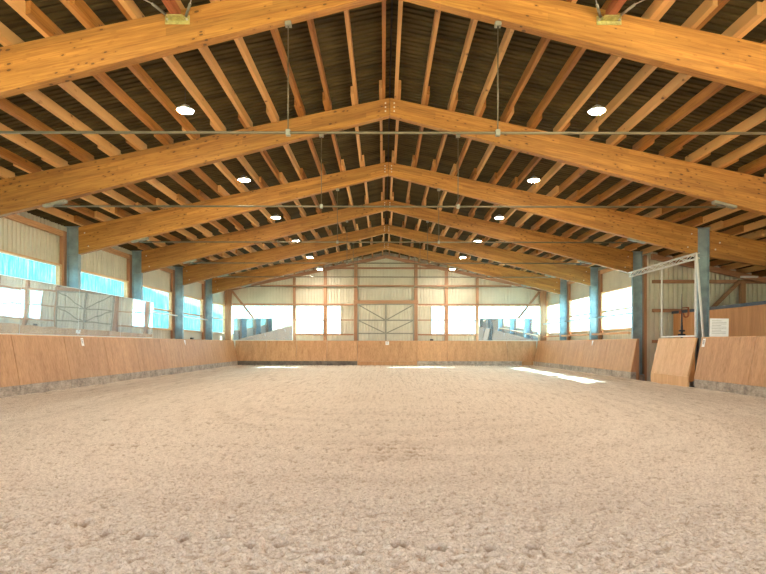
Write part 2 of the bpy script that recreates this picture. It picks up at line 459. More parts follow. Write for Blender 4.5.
def build_floor():
    ys = [3.0]
    while ys[-1] < 38.45: ys.append(ys[-1] + max(0.013, ys[-1] ** 2 * 0.0009))
    ys = np.array(ys); ys[-1] = 38.45
    ns = 760
    s = np.linspace(-1, 1, ns)
    W = np.minimum(10.05, ys * 0.68 + 2.6)
    X = s[None, :] * W[:, None]; Y = np.repeat(ys[:, None], ns, 1)
    Z = 0.020 * vnoise(X, Y, 1.3, 1) + 0.008 * vnoise(X, Y, 0.25, 2) + 0.011 * vnoise(X, Y, 0.08, 3) + 0.008 * vnoise(X, Y, 0.11, 5) + 0.042 * vnoise(X, Y, 0.036, 4)
    # harrow tracks: long arcs that follow the track round the school
    dx = X / 9.0; dy = (Y - 19.5) / 19.0
    rr = (np.abs(dx) ** 3 + np.abs(dy) ** 3) ** (1 / 3) * 9.0
    m = np.clip(vnoise(X, Y, 3.0, 9) + 0.45, 0, 1)
    Z += 0.006 * m * np.sin(rr * 2 * PI / 0.33) * (rr > 3.5)
    Z += 0.05 * np.exp(-((rr - 8.3) / 0.35) ** 2) * 0.5 - 0.03 * np.exp(-((rr - 7.6) / 0.3) ** 2)
    # hoof prints
    prints = []
    for pts, st in (([(-3.9, 4.6), (-2.95, 4.75), (-2.3, 4.52), (-1.4, 4.35), (-0.6, 4.2), (0.3, 4.15), (1.3, 4.3)], 0.26),
                    ([(-5.6, 11.2), (-3.5, 10.8), (-1.8, 10.5), (0.2, 10.6)], 0.42),
                    ([(-5.0, 8.6), (-3.0, 8.4), (-1.0, 8.2), (0.6, 8.1)], 0.4),
                    ([(1.2, 14.6), (3.4, 15.2), (5.6, 15.6)], 0.5)):
        for (x0, y0), (x1, y1) in zip(pts[:-1], pts[1:]):
            L = math.hypot(x1 - x0, y1 - y0); n = max(1, int(L / st))
            for i in range(n):
                t = i / n
                prints.append((x0 + (x1-x0)*t + rng.normal(0, .03), y0 + (y1-y0)*t + rng.normal(0, .07), rng.uniform(.8, 1.15)))
    for i in range(34): prints.append((rng.normal(0.12, 0.33), rng.normal(8.0, 0.42), rng.uniform(.5, .9)))
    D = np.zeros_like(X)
    for px, py, k in prints:
        iy0, iy1 = np.searchsorted(ys, py - 0.3), np.searchsorted(ys, py + 0.3)
        if iy1 <= iy0: continue
        sx, sy = X[iy0:iy1], Y[iy0:iy1]
        d = np.hypot(sx - px, (sy - py) * 0.9) / (0.043 * k)
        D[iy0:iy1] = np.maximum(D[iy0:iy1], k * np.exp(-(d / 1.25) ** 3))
        Z[iy0:iy1] += k * (-0.08 * np.exp(-d ** 2.0) + 0.018 * np.exp(-((d - 1.9) / 0.6) ** 2))
    D = np.maximum(D, 0.5 * 1.5 * np.clip(-vnoise(X, Y, 0.036, 4) * 2 - 0.2, 0, 1) + 0.6 * np.exp(-(((X - 0.12) / 0.45) ** 2 + ((Y - 8.0) / 0.55) ** 2)) * np.clip(vnoise(X, Y, 0.07, 31) * 3, 0, 1))  # hollows between clumps darkened in the colour as painted shade
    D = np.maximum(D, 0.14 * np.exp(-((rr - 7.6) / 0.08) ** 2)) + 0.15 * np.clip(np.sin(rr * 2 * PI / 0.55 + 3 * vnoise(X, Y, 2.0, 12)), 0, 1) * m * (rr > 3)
    edge = np.minimum(10.0 - np.abs(X), 38.4 - Y)
    Z += 0.10 * np.exp(-np.clip(edge, 0, 9) / 0.28)
    Z += 0.0
    nr = len(ys)
    V = np.stack([X, Y, Z], -1).reshape(-1, 3)
    idx = np.arange(nr * ns).reshape(nr, ns)
    F = np.stack([idx[:-1, :-1], idx[:-1, 1:], idx[1:, 1:], idx[1:, :-1]], -1).reshape(-1, 4)
    base = len(V)
    V = np.vstack([V, [[-30, -14, -0.06], [30, -14, -0.06], [30, 40.5, -0.06], [-30, 40.5, -0.06]]])
    F = np.vstack([F, [[base, base + 1, base + 2, base + 3]]])
    me = bpy.data.meshes.new('floor')
    me.from_pydata(V.tolist(), [], F.tolist())
    at = me.attributes.new('damp_shade', 'FLOAT', 'POINT')
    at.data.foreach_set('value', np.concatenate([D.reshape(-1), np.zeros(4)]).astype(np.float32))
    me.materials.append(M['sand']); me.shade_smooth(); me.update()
    o = link('floor', me)
    o['kind'] = 'structure'
    o['label'] = 'pale beige riding sand, harrowed, with hoof prints'
build_floor()

# ------------------------------------------------------------------ ceiling: corrugated roof sheets
def roof(name, x0, x1, y0, y1, sgn, pitch=0.165, dep=0.045):
    """trapezoidal sheets: broad pans facing down, narrow deep ribs between them"""
    prof = []
    y = y0
    while y < y1:
        for t, d in ((0.0, 0.0), (0.60, 0.0), (0.68, dep), (0.90, dep), (0.98, 0.0)):
            prof.append((y + t * pitch, d))
        y += pitch
    V, F = [], []
    n = len(prof)
    for thick in (0.0, 0.012):
        for ax in (x0, x1):
            z = ZT + PH + 0.004 + thick - ST * ax
            for y, d in prof: V.append((sgn * ax, y, z + d))
    for i in range(n - 1):
        F.append((i, n + i, n + i + 1, i + 1) if sgn > 0 else (i, i + 1, n + i + 1, n + i))
        F.append((2*n+i, 2*n+i+1, 3*n+i+1, 3*n+i) if sgn > 0 else (2*n+i, 3*n+i, 3*n+i+1, 2*n+i+1))
        F.append((n+i, 3*n+i, 3*n+i+1, n+i+1)); F.append((i, i+1, 2*n+i+1, 2*n+i))
    me = bpy.data.meshes.new(name); me.from_pydata(V, [], F); me.materials.append(M['deck']); me.update()
    return me
ceil_root = link('ceiling', roof('ceiling', 0.02, 11.6, YB, YE + 0.5, -1))
ceil_root['kind'] = 'structure'; ceil_root['label'] = 'left slope of dark corrugated roof sheets over the hall'
cr = link('ceiling', roof('ceiling', 0.02, 11.6, YB, YE + 0.5, 1))
cr['kind'] = 'structure'; cr['label'] = 'right slope of dark corrugated roof sheets over the hall'
ca = link('ceiling', roof('ceiling', 11.55, XA, YB, YA + 0.3, 1))
ca['kind'] = 'structure'; ca['label'] = 'roof sheets over the annex right of the hall'
rb = MB().prism([(-0.55, 7.83), (0, 7.96), (0.55, 7.83), (0.55, 7.87), (0, 8.0), (-0.55, 7.87)], 'y', YB, YE + 0.5)
o = solo('ceiling', rb, M['under'], (0, 0, 0), None, None, kind='structure')
o['label'] = 'dark ridge capping along the top of the roof'

# ------------------------------------------------------------------ glulam beams, tie rods
def half_poly(sgn, x0, x1, bot=None):
    if bot is None: bot = lambda x: ZB - SB * x
    p = [(sgn * x0, ZT - ST * x0), (sgn * x1, ZT - ST * x1), (sgn * x1, bot(x1)), (sgn * x0, bot(x0))]
    return p if sgn > 0 else p[::-1]
def bolt_heads(mb, x, y, zs, r=0.016):
    for z in zs: mb.tube((x, y, z), (x, y - 0.012, z), r, 8)
beam_me = {}
for sgn in (-1, 1):
    mb = MB().prism([(x, z) for x, z in half_poly(sgn, 0.004, 10.465)], 'y', 0, TH)
    beam_me[sgn] = mb.mesh('glulam_beam', M['glulam'])
    bb = MB(); bolt_heads(bb, sgn * 0.11, 0, (7.33, 7.43, 7.53), 0.02)
    beam_me[sgn, 'b'] = bb.mesh('ridge_bolts', M['bolt'])
    bc = MB(); bolt_heads(bc, sgn * 10.12, 0, (4.80, ), 0.022); bolt_heads(bc, sgn * 10.25, 0, (5.25,), 0.022)
    beam_me[sgn, 'c'] = bc.mesh('end_bolts', M['bolt'])
for k in range(0, 7):
    for sgn in (-1, 1):
        side = 'left' if sgn < 0 else 'right'
        o = link('glulam_beam', beam_me[sgn], None, (0, FR(k), 0))
        lab = {0: 'out of view above the camera', 1: 'nearest and largest, crossing the top of the picture', 6: 'farthest, just before the end wall'}.get(k, 'of the %s beam pair counted from the camera' % FRAME[k])
        tag(o, '%s orange glulam roof beam, %s' % (side, lab), 'beam', 'glulam roof beams')
        bevel(o, 0.01)
        link('ridge_bolt', beam_me[sgn, 'b'], o)
        link('end_bolt', beam_me[sgn, 'c'], o)
# annex continuation of the right beams
for k in range(0, 4):
    mb = MB().prism([(10.87, ZT-ST*10.87), (XA, ZT-ST*XA), (XA, ZT-ST*XA-0.62), (10.87, ZT-ST*10.87-0.88)], 'y', 0, TH)
    o = link('glulam_beam', mb.mesh('glulam_beam', M['glulam']), None, (0, FR(k), 0))
    tag(o, 'brown glulam beam running outward from the %s right steel column into the annex' % FRAME[k], 'beam', 'annex beams')
    bb = MB(); bolt_heads(bb, 11.05, 0, (4.72,), 0.028); bolt_heads(bb, 11.2, 0, (4.95,), 0.028)
    link('bolt', bb.mesh('bolt', M['bolt']), o)

# rake beams on the end wall
for sgn in (-1, 1):
    p = [(sgn*0.003, ZT-0.02), (sgn*11.0, ZT-0.02-ST*11.0), (sgn*11.0, ZT-0.24-ST*11.0), (sgn*0.003, ZT-0.24)]
    mb = MB().prism(p if sgn > 0 else p[::-1], 'y', 0, 0.14)
    o = link('gable_beam', mb.mesh('gable_beam', M['girt']), None, (0, YE - 0.16, 0))
    tag(o, 'slim %s wooden gable beam sloping along the top of the end wall' % ('left' if sgn < 0 else 'right'), 'beam')

# tie rods
ZR = 4.97
for k in range(0, 7):
    y = FR(k) + TH / 2
    r = empty('tie_rod', (0, y, ZR), 'thin horizontal steel tie rod with hangers under the %s pair of roof beams' % FRAME[k] if k else 'steel tie rod under the beam pair above the camera', 'tie rod', 'steel tie rods')
    part('rod', MB().tube((-8.45, y, ZR), (8.45, y, ZR), 0.024, 8), M['rod'], r, True)
    for sgn in (-1, 1):
        zb = ZB - SB * 8.45
        mb = MB().quadbox([(sgn*8.15, y-0.08, ZB-SB*8.15-0.07), (sgn*8.7, y-0.08, ZB-SB*8.7-0.05), (sgn*8.7, y+0.08, ZB-SB*8.7-0.05), (sgn*8.15, y+0.08, ZB-SB*8.15-0.07),
                           (sgn*8.15, y-0.08, ZB-SB*8.15), (sgn*8.7, y-0.08, ZB-SB*8.7), (sgn*8.7, y+0.08, ZB-SB*8.7), (sgn*8.15, y+0.08, ZB-SB*8.15)] )
        part('bracket', mb, M['galv'], r)
        xh = sgn * 1.72; zt = ZB - SB * 1.72
        h = part('hanger', MB().tube((xh, y, ZR), (xh, y, zt), 0.011, 6), M['rod'], r, True)
        part('hanger_plate', MB().box(xh-0.05, xh+0.05, y-0.05, y+0.05, zt-0.07, zt+0.0).box(xh-0.035, xh+0.035, y-0.035, y+0.035, ZR-0.05, ZR+0.05), M['galv'], h)

# ------------------------------------------------------------------ purlins, each bay its own timber, lapping at the frames
NP = 16
def purlin_x(n): return 0.20 + 0.672 * n if n else 0.19
def purlin_mesh(y0, y1, sgn):
    mb = MB()
    w = PW / 2
    a = -sgn * ST * w
    mb.quadbox([(-w, y0, -a), (w, y0, a), (w, y1, a), (-w, y1, -a), (-w, y0, PH-a), (w, y0, PH+a), (w, y1, PH+a), (-w, y1, -a+PH)])
    return mb.mesh('roof_purlin', M['purlin'])
LAP = 0.62
pm = {}
for sgn in (-1, 1):
    for b in range(0, 7):
        y0, y1 = FR(b) - LAP, FR(b + 1) + 0.25
        if b == 6: y1 = YE - 0.02
        pm[sgn, b] = purlin_mesh(0, y1 - y0, sgn)
def purlin(sgn, b, ax, label, group):
    off = 0.038 if b % 2 == 0 else -0.038
    if ax < 0.2: off *= 0.99
    x = ax + off
    o = link('roof_purlin', pm[sgn, b], None, (sgn * x, FR(b) - LAP, ZT - ST * x))
    tag(o, label, 'purlin', group)
    return o
for b in range(0, 7):
    for sgn in (-1, 1):
        for n in range(NP):
            if b == 0 and n > 11: continue
            side = 'left' if sgn < 0 else 'right'
            purlin(sgn, b, purlin_x(n), '%s roof purlin %s of the ridge, %s' % (ORD[n+1], side, BAYTXT[b]), 'purlins %s of the ridge %s' % (side, BAYTXT[b]))
for b in range(1, 4):
    for n in range(NP, NP + 8):
        if b == 1 and n > 20: continue
        o = purlin(1, b, purlin_x(n), 'annex roof purlin, %s outward from the eaves line, %s' % (ORD[n-NP+1], BAYTXT[b]), 'annex purlins %s' % BAYTXT[b])

# bracing between the overhead frame and the nearest frame
for sgn in (-1, 1):
    side = 'left' if sgn < 0 else 'right'
    x = sgn * 3.5; z = ZT - ST * 3.5
    o = solo('wooden_strut', MB().box(x-0.06, x+0.06, FR(0)+TH+0.01, FR(1)-0.015, z-0.16, z-0.012), M['strut'], (x, FR(0)+TH, z), 'reddish wooden strut meeting the %s half of the nearest roof beam' % side, 'strut', 'struts on the nearest beams')
    br = empty('steel_bracket', (x, FR(1), z-0.2), 'yellowish steel bracket bolted on the %s half of the nearest beam' % side, 'bracket', 'brackets on the nearest beams')
    part('plate', MB().box(x-0.20, x+0.20, FR(1)-0.012, FR(1), z-0.24, z-0.10).box(x-0.13, x+0.13, FR(1)-0.16, FR(1)-0.012, z-0.185, z-0.165), M['galv_yellow'], br)
    for s2 in (-1, 1):
        part('bolt', MB().tube((x+s2*0.16, FR(1)-0.012, z-0.17), (x+s2*0.16, FR(1)-0.035, z-0.17), 0.018, 8), M['bolt'], br)
        part('turnbuckle', MB().tube((x+s2*0.15, FR(1)-0.03, z-0.12), (x+s2*0.30, FR(1)-0.28, z-0.07), 0.022, 8), M['galv'], br, True)
        e = MB().tube((x+s2*0.30, FR(1)-0.28, z-0.07), (x+s2*2.6, FR(0)+TH+0.02, (ZT-ST*abs(x+s2*2.6))-0.12), 0.009, 6)
        solo('bracing_rod', e, M['bolt'], (x, FR(1), z), 'thin bracing rod going up %s from the %s bracket on the nearest beam' % ('left' if s2 < 0 else 'right', side), 'rod', 'bracing rods')

# ------------------------------------------------------------------ steel columns
def column(sgn, k, z0, y):
    side = 'left' if sgn < 0 else 'right'
    x0, x1 = 10.47, 10.86; zt = ZT - ST * x0
    where = {0: 'level with the camera', 1: 'nearest the camera', 2: 'second from the camera', 3: 'third from the camera', 4: 'fourth from the camera', 5: 'fifth from the camera', 6: 'sixth and farthest'}[k]
    extra = ''
    if sgn > 0 and k == 3: where = 'the big one beside the leaning white sheet'
    if sgn > 0 and k == 4: where = 'standing down to the floor in the gateway'
    if sgn < 0 and k == 3: where = 'the big one rising above the long mirrors'
    r = empty('steel_column', (sgn*10.665, y, z0), 'blue-grey steel H column on the %s side, %s' % (side, where), 'column', 'steel columns on the %s side' % side)
    h = 0.085
    yc = y + 0.1
    mb = MB()
    for a, b_ in ((x0, x0+0.022), (x1-0.022, x1)): mb.box(min(sgn*a, sgn*b_), max(sgn*a, sgn*b_), yc-h, yc+h, z0+0.03, zt)
    mb.box(min(sgn*(x0+0.022), sgn*(x1-0.022)), max(sgn*(x0+0.022), sgn*(x1-0.022)), yc-0.009, yc+0.009, z0+0.03, zt)
    for zz in (4.5,): 
        mb.box(min(sgn*(x0+0.022), sgn*(x1-0.022)), max(sgn*(x0+0.022), sgn*(x1-0.022)), yc-h+0.01, yc+h-0.01, zz, zz+0.015)
    part('shaft', mb, M['steel_blue'], r)
    part('base_plate', MB().box(sgn*10.665-0.22, sgn*10.665+0.22, yc-0.2, yc+0.2, z0, z0+0.03), M['steel_blue'], r)
    part('cap_plate', MB().box(sgn*10.665-0.24, sgn*10.665+0.24, yc-0.14, yc+0.14, zt, zt+0.015), M['steel_blue'], r)
    return r
for k in range(0, 7):
    for sgn in (-1, 1):
        if k == 0 : continue
        column(sgn, k, 0.22, FR(k))
        nm = {(-1, 3): 'left', (1, 3): 'right'}
        mb = MB().box(sgn*10.665-0.25, sgn*10.665+0.25, FR(k)-0.12, FR(k)+0.40, -0.06, 0.22)
        solo('concrete_footing', mb, M['concrete'], (sgn*10.665, FR(k), 0), 'concrete footing under the %s steel column on the %s side' % (ORD[k], 'left' if sgn < 0 else 'right'), 'footing', 'column footings')

# ------------------------------------------------------------------ profiled wall cladding
def ribs(a0, a1, pitch=0.2, dep=0.05):
    pts = []; a = a0
    while a < a1 - 1e-6:
        for t, d in ((0.0, 0), (0.66, 0), (0.74, dep), (0.92, dep), (1.0, 0)):
            p = a + t * pitch
            if p < a1 and (not pts or p > pts[-1][0] + 1e-6): pts.append((p, d))
        a += pitch
    pts.append((a1, 0))
    return pts
def clad_x(mb, x, sgn, y0, y1, z0, z1):      # wall running along y at x; ribs point outward
    pts = ribs(y0, y1)
    zt = z1 if callable(z1) else (lambda q: z1)
    for (p, d), (q, e) in zip(pts[:-1], pts[1:]):
        for off in (0, 0.012):
            o = len(mb.v); xx = x + sgn * off
            mb.v += [(xx+sgn*d, p, z0), (xx+sgn*e, q, z0), (xx+sgn*e, q, zt(q)), (xx+sgn*d, p, zt(p))]
            mb.f.append((o, o+1, o+2, o+3) if (sgn < 0) == (off == 0) else (o+3, o+2, o+1, o))
def clad_y(mb, y, x0, x1, z0, z1):
    pts = ribs(x0, x1)
    zt = z1 if callable(z1) else (lambda q: z1)
    for (p, d), (q, e) in zip(pts[:-1], pts[1:]):
        for off in (0, 0.012):
            o = len(mb.v); yy = y + off
            mb.v += [(p, yy+d, z0), (q, yy+e, z0), (q, yy+e, zt(q)), (p, yy+d, zt(p))]
            mb.f.append((o, o+1, o+2, o+3) if off == 0 else (o+3, o+2, o+1, o))
ZE = ZT + PH - ST * XW + 0.02
def wall(name, mb, label):
    o = link(name, mb.mesh(name, M['clad'])); o['kind'] = 'structure'; o['label'] = label; return o

mb = MB()
clad_x(mb, -XW, -1, YB, YE, WZ1, ZE); clad_x(mb, -XW, -1, YB, YE, -0.3, WZ0)
wall('wall_left', mb, 'cream profiled sheet wall on the left above and below the window band')
mb = MB()
clad_x(mb, XW, 1, YA, YE, WZ1, ZE); clad_x(mb, XW, 1, YA, YE, -0.3, WZ0)
wall('wall_right', mb, 'cream profiled sheet wall on the right, beyond the gateway')
# end wall with its window openings
END_WIN = [(-10.75, -6.38), (-6.2, -4.28), (-4.05, -3.08), (3.12, 4.05), (4.28, 6.2), (6.38, 10.75)]
mb = MB()
zt = lambda x: ZT + PH + 0.02 - ST * abs(x)
clad_y(mb, YE, -XW, 0.0, WZ1, zt); clad_y(mb, YE, 0.0, XW, WZ1, zt)
clad_y(mb, YE, -XW, XW, -0.3, WZ0)
xs = -XW
for a, b_ in END_WIN + [(XW, XW)]:
    if a - xs > 0.05: clad_y(mb, YE, xs, a, WZ0, WZ1)
    xs = b_
wall('wall_end', mb, 'cream profiled sheet end wall with gate and windows')
# annex walls
mb = MB(); clad_y(mb, YA, XW - 0.04, XA - 0.1, -0.3, lambda x: ZT + PH + 0.02 - ST * x)
wall('wall_annex', mb, 'cream profiled sheet wall closing the annex behind the gateway')
mb = MB(); clad_x(mb, XA - 0.1, 1, YB + 6, YA, -0.3, ZT + PH - ST * XA + 0.02)
wall('wall_annex_side', mb, 'outer side wall of the annex')

# ------------------------------------------------------------------ windows
win_n = [0]
def pane_sheet_x(x, y0, y1, z0, z1):
    mb = MB(); pts = []
    n = int((y1 - y0) / 0.019)
    for i in range(n + 1):
        y = y0 + (y1 - y0) * i / n; pts.append((y, 0.009 * math.sin(y / 0.076 * 2 * PI)))
    for p, d in pts: mb.v += [(x + d, p, z0), (x + d, p, z1)]
    for i in range(n): mb.f.append((2*i, 2*i+2, 2*i+3, 2*i+1))
    return mb
def pane_sheet_y(y, x0, x1, z0, z1):
    mb = MB(); n = int((x1 - x0) / 0.038)
    for i in range(n + 1):
        x = x0 + (x1 - x0) * i / n; d = 0.009 * math.sin(x / 0.152 * 2 * PI)
        mb.v += [(x, y + d, z0), (x, y + d, z1)]
    for i in range(n): mb.f.append((2*i, 2*i+2, 2*i+3, 2*i+1))
    return mb
def window_side(sgn, y0, y1, label):
    win_n[0] += 1
    x = sgn * XW
    r = empty('window_%d' % win_n[0], (x, (y0+y1)/2, WZ0), kind='structure'); r['label'] = label
    xi = x - sgn * 0.12
    xa, xb = sorted((xi, x + sgn * 0.05))
    fr = MB()
    fr.box(xa, xb, y0, y1, WZ1 - 0.07, WZ1).box(xa, xb, y0, y1, WZ0, WZ0 + 0.08)
    fr.box(xa, xb, y0, y0 + 0.07, WZ0 + 0.08, WZ1 - 0.07).box(xa, xb, y1 - 0.12, y1, WZ0 + 0.08, WZ1 - 0.07)
    part('window_frame', fr, M['trim_wood'], r)
    xa, xb = sorted((xi, xi + sgn * 0.07))
    part('middle_rail', MB().box(xa, xb, y0 + 0.07, y1 - 0.12, WZM - 0.04, WZM + 0.04), M['trim_wood'], r)
    part('pane', pane_sheet_x(x + sgn * 0.02, y0 + 0.02, y1 - 0.02, WZ0 + 0.02, WZ1 - 0.02), M['pane'], r)
for b in range(-1, 7):
    y0 = FR(b) + 0.34; y1 = FR(b + 1) - 0.10
    if b == 6: y1 = YE - 0.35
    if b == -1: y0, y1 = YB + 0.1, FR(0) - 0.1
    window_side(-1, y0, y1, 'clear profiled window band on the left wall, bay %s' % (BAYTXT[b] if b >= 0 else 'beside the camera'))
for b in range(4, 7):
    y0 = FR(b) + 0.34; y1 = FR(b + 1) - 0.10
    if b == 6: y1 = YE - 0.35
    window_side(1, y0, y1, 'bright profiled window band on the right wall, bay %s' % BAYTXT[b])
# wall fill strips between the side windows, and posts
def wall_post(x, y, sx, sy, z0, z1, label, mat='post'):
    o = solo('wall_post', MB().box(x-sx/2, x+sx/2, y-sy/2, y+sy/2, z0, z1), M[mat], (x, y, z0), label, 'post', 'wooden wall posts')
    bevel(o, 0.006); return o
for sgn in (-1, 1):
    side = 'left' if sgn < 0 else 'right'
    for k in range(0, 7):
        if sgn > 0 and k < 4: continue
        if k == 0: continue
        y = FR(k) + 0.12
        wall_post(sgn * 10.99, y, 0.13, 0.24 if (sgn > 0 and k == 4) else 0.40, -0.05, ZT - ST * 10.97 - 0.03, 'brown wooden wall post behind the %s steel column on the %s wall' % (ORD[k], side))
# long eaves plates and rails on the side walls
def rail_y(x0, x1, y0, y1, z0, z1, name, label, cat='rail', group=None, mat='girt_y'):
    return solo(name, MB().box(min(x0, x1), max(x0, x1), y0, y1, z0, z1), M[mat], (min(x0, x1), y0, z0), label, cat, group)
rail_y(-11.05, -10.93, YB, YE-0.15, ZE - 0.42, ZE - 0.24, 'eaves_beam', 'wooden eaves beam along the top of the left wall', 'beam')
rail_y(11.05, 10.93, YA, YE-0.15, ZE - 0.42, ZE - 0.24, 'eaves_beam', 'wooden eaves beam along the top of the right wall', 'beam')
for b in range(4, 7):
    rail_y(10.72, 10.78, FR(b) + 0.3, (FR(b+1) if b < 6 else YE - 0.4), 2.86, 2.92, 'steel_rail', 'dark thin rail across the right windows, %s' % BAYTXT[b], 'rail', 'thin rails across the right windows', 'steel_blue')
    rail_y(10.45, 10.62, FR(b) + 0.4, (FR(b+1)-0.2 if b < 6 else YE - 1.4), 1.98, 2.07, 'wooden_shelf', 'wooden rail behind the right kickboard top, %s' % BAYTXT[b], 'rail', 'rails behind the right kickboard')
for b in range(3, 6):
    rail_y(-10.72, -10.78, FR(b) + 0.3, FR(b+1), 2.93, 2.99, 'steel_rail', 'pale thin rail across the left windows, %s' % BAYTXT[b], 'rail', 'thin rails across the left windows', 'white_metal')

# ------------------------------------------------------------------ end wall timber
def end_post(x, w, z0, z1, label):
    o = solo('wall_post', MB().box(x-w/2, x+w/2, YE-0.2, YE-0.012, z0, z1), M['post'], (x, YE, z0), label, 'post', 'end wall posts'); bevel(o, 0.006)
for sgn in (-1, 1):
    side = 'left' if sgn < 0 else 'right'
    for x, w, t in ((2.06, 0.24, 'beside the steel gate'), (4.16, 0.22, 'between the two inner windows'), (6.29, 0.17, 'beside the corner mirror')):
        end_post(sgn * x, w, -0.05, ZT - 0.26 - ST * x, 'wooden post on the end wall, %s, %s half' % (t, side))
    o = solo('corner_post', MB().box(sgn*10.82-0.14, sgn*10.82+0.14, YE-0.42, YE-0.2, -0.05, 5.3).box(sgn*10.62-0.06, sgn*10.62+0.06, YE-0.40, YE-0.2, -0.05, 5.2), M['post'], (sgn*10.82, YE-0.3, 0), 'doubled wooden corner post at the far %s corner' % side, 'post')
    o = solo('diagonal_brace', MB().bar((sgn*10.5, YE-0.36, 5.12), (sgn*8.3, YE-0.36, 2.35), 0.08, 0.14), M['girt'], (sgn*9, YE-0.3, 2.3), 'diagonal wooden brace running down behind the %s corner mirror' % side, 'brace')
def girt(x0, x1, z, h, label, d=0.1):
    o = solo('wall_girt', MB().box(x0, x1, YE-0.2-d, YE-0.2, z-h/2, z+h/2), M['girt'], ((x0+x1)/2, YE, z), label, 'girt', 'end wall girts')
girt(-3.6, 3.6, 6.72, 0.13, 'short wooden girt high in the gable of the end wall')
girt(-8.6, 8.6, 5.50, 0.13, 'long wooden girt across the end wall above the lintel')
girt(-10.5, -2.2, 4.22, 0.12, 'wooden window head along the left half of the end wall')
girt(2.2, 10.5, 4.22, 0.12, 'wooden window head along the right half of the end wall')
girt(-2.2, 2.2, 4.40, 0.24, 'thick wooden lintel over the steel gate')
girt(-10.5, -2.2, WZM, 0.07, 'thin wooden mid rail across the left end windows', 0.05)
girt(2.2, 10.5, WZM, 0.07, 'thin wooden mid rail across the right end windows', 0.05)
girt(-10.5, -2.2, 2.17, 0.10, 'wooden sill rail under the left end windows', 0.06)
girt(2.2, 10.5, 2.17, 0.10, 'wooden sill rail under the right end windows', 0.06)
for i, (a, b_) in enumerate(END_WIN):
    win_n[0] += 1
    r = empty('window_%d' % win_n[0], ((a+b_)/2, YE, WZ0), kind='structure')
    r['label'] = ['wide window behind the left corner mirror', 'square window in the left half of the end wall', 'narrow window left of the gate', 'narrow window right of the gate', 'square window in the right half of the end wall', 'wide window behind the right corner mirror'][i]
    fr = MB().box(a, b_, YE-0.05, YE+0.02, WZ1-0.04, WZ1).box(a, b_, YE-0.05, YE+0.02, WZ0, WZ0+0.04).box(a, a+0.04, YE-0.05, YE+0.02, WZ0+0.04, WZ1-0.04).box(b_-0.04, b_, YE-0.05, YE+0.02, WZ0+0.04, WZ1-0.04)
    part('window_frame', fr, M['trim_wood'], r)
    part('pane', pane_sheet_y(YE + 0.03, a, b_, WZ0+0.02, WZ1-0.02), M['pane'], r)

# steel gate in the end wall
g = empty('door_1', (0, YE - 0.3, 0), kind='structure'); g['label'] = 'double steel gate with diagonal bracing in the end wall'
yg = YE - 0.36
mb = MB(); clad_y(mb, yg + 0.06, -1.9, 1.9, 0.02, 4.24)
part('gate_sheet', mb, M['clad'], g)
fr = MB()
for x in (-1.90, 0.0, 1.90): fr.box(x-0.05, x+0.05, yg-0.02, yg+0.05, 0.02, 4.28)
for z in (4.24, 3.15, 2.25, 1.2, 0.06): fr.box(-1.85, -0.05, yg-0.015, yg+0.045, z-0.04, z+0.04).box(0.05, 1.85, yg-0.015, yg+0.045, z-0.04, z+0.04)
part('gate_frame', fr, M['gate_steel'], g)
for sgn in (-1, 1):
    for z0, z1 in ((4.18, 3.18), (3.12, 2.28)):
        part('brace', MB().bar((sgn*1.84, yg-0.01, z0), (sgn*0.06, yg-0.01, z1), 0.04, 0.07), M['gate_steel'], g)

# ------------------------------------------------------------------ kickboards and concrete kerb
def kick_side(sgn, y0, y1, label, skirt=False, brd=None):
    org = (sgn * KX0, y0, 0)
    r = empty('kickboard_panel', org, label, 'kickboard', 'kickboards on the %s side' % ('left' if sgn < 0 else 'right'))
    t = 0.045
    p = [(sgn*KX0, KZ0), (sgn*KX1, KZ1), (sgn*(KX1+t), KZ1), (sgn*(KX0+t), KZ0)]
    if sgn < 0: p = p[::-1]
    o = part('board', MB().prism(p, 'y', y0 + 0.009, y1 - 0.009), M['ply'], r)
    xa, xb = sorted((sgn*(KX1 - 0.012), sgn*(KX1 + 0.11)))
    part('top_rail', MB().box(xa, xb, y0, y1, KZ1, KZ1 + 0.022), M['ply_pale'], r)
    st = MB()
    for y in (y0 + 0.03, y1 - 0.12):
        q = [(sgn*(KX0+t), KZ0), (sgn*(KX1+t), KZ1-0.002), (sgn*(KX1+t+0.06), KZ1-0.002), (sgn*(KX1+t+0.06), 0.0), (sgn*(KX0+0.24), 0.0), (sgn*(KX0+0.24), KZ0)]
        if sgn < 0: q = q[::-1]
        st.prism(q, 'y', y, y + 0.09)
    part('support_post', st, M['post'], r)
    return r
def kerb_side(sgn, y0, y1, label, h=KZ0):
    xa, xb = sorted((sgn*(KX0 - 0.0), sgn*(KX0 + 0.22)))
    o = solo('concrete_block', MB().box(xa, xb, y0 + 0.006, y1 - 0.006, -0.06, h - 0.004), M['concrete'], (sgn*KX0, y0, 0), label, 'kerb', 'concrete kerb blocks on the %s side' % ('left' if sgn < 0 else 'right'))
    bevel(o, 0.012)
ys = [38.4 - 2.55 * i for i in range(0, 13)]
for i in range(12):
    y1, y0 = ys[i], ys[i+1]
    lab = ORD[i+1] + ' from the far corner' if i else 'in the far corner'
    if i == 0: y1 = 38.395
    kick_side(-1, y0, y1, 'sloping wooden kickboard panel along the left wall, %s' % lab)
    kerb_side(-1, y0, min(y1, 38.39), 'weathered concrete kerb under the left kickboard, %s' % lab)
yr = [38.395, 35.55, 32.5, 29.45, 26.4, 23.4]
for i in range(5):
    lab = ['in the far corner', 'second from the far corner', 'third from the far corner', 'second from the gateway', 'at the gateway edge'][i]
    kick_side(1, yr[i+1], yr[i], 'sunlit sloping wooden kickboard on the right wall, %s' % lab)
    kerb_side(1, yr[i+1], min(yr[i], 38.39), 'pale concrete kerb under the far right kickboards, %s' % lab)
yn = [18.65, 15.9, 13.15, 10.4]
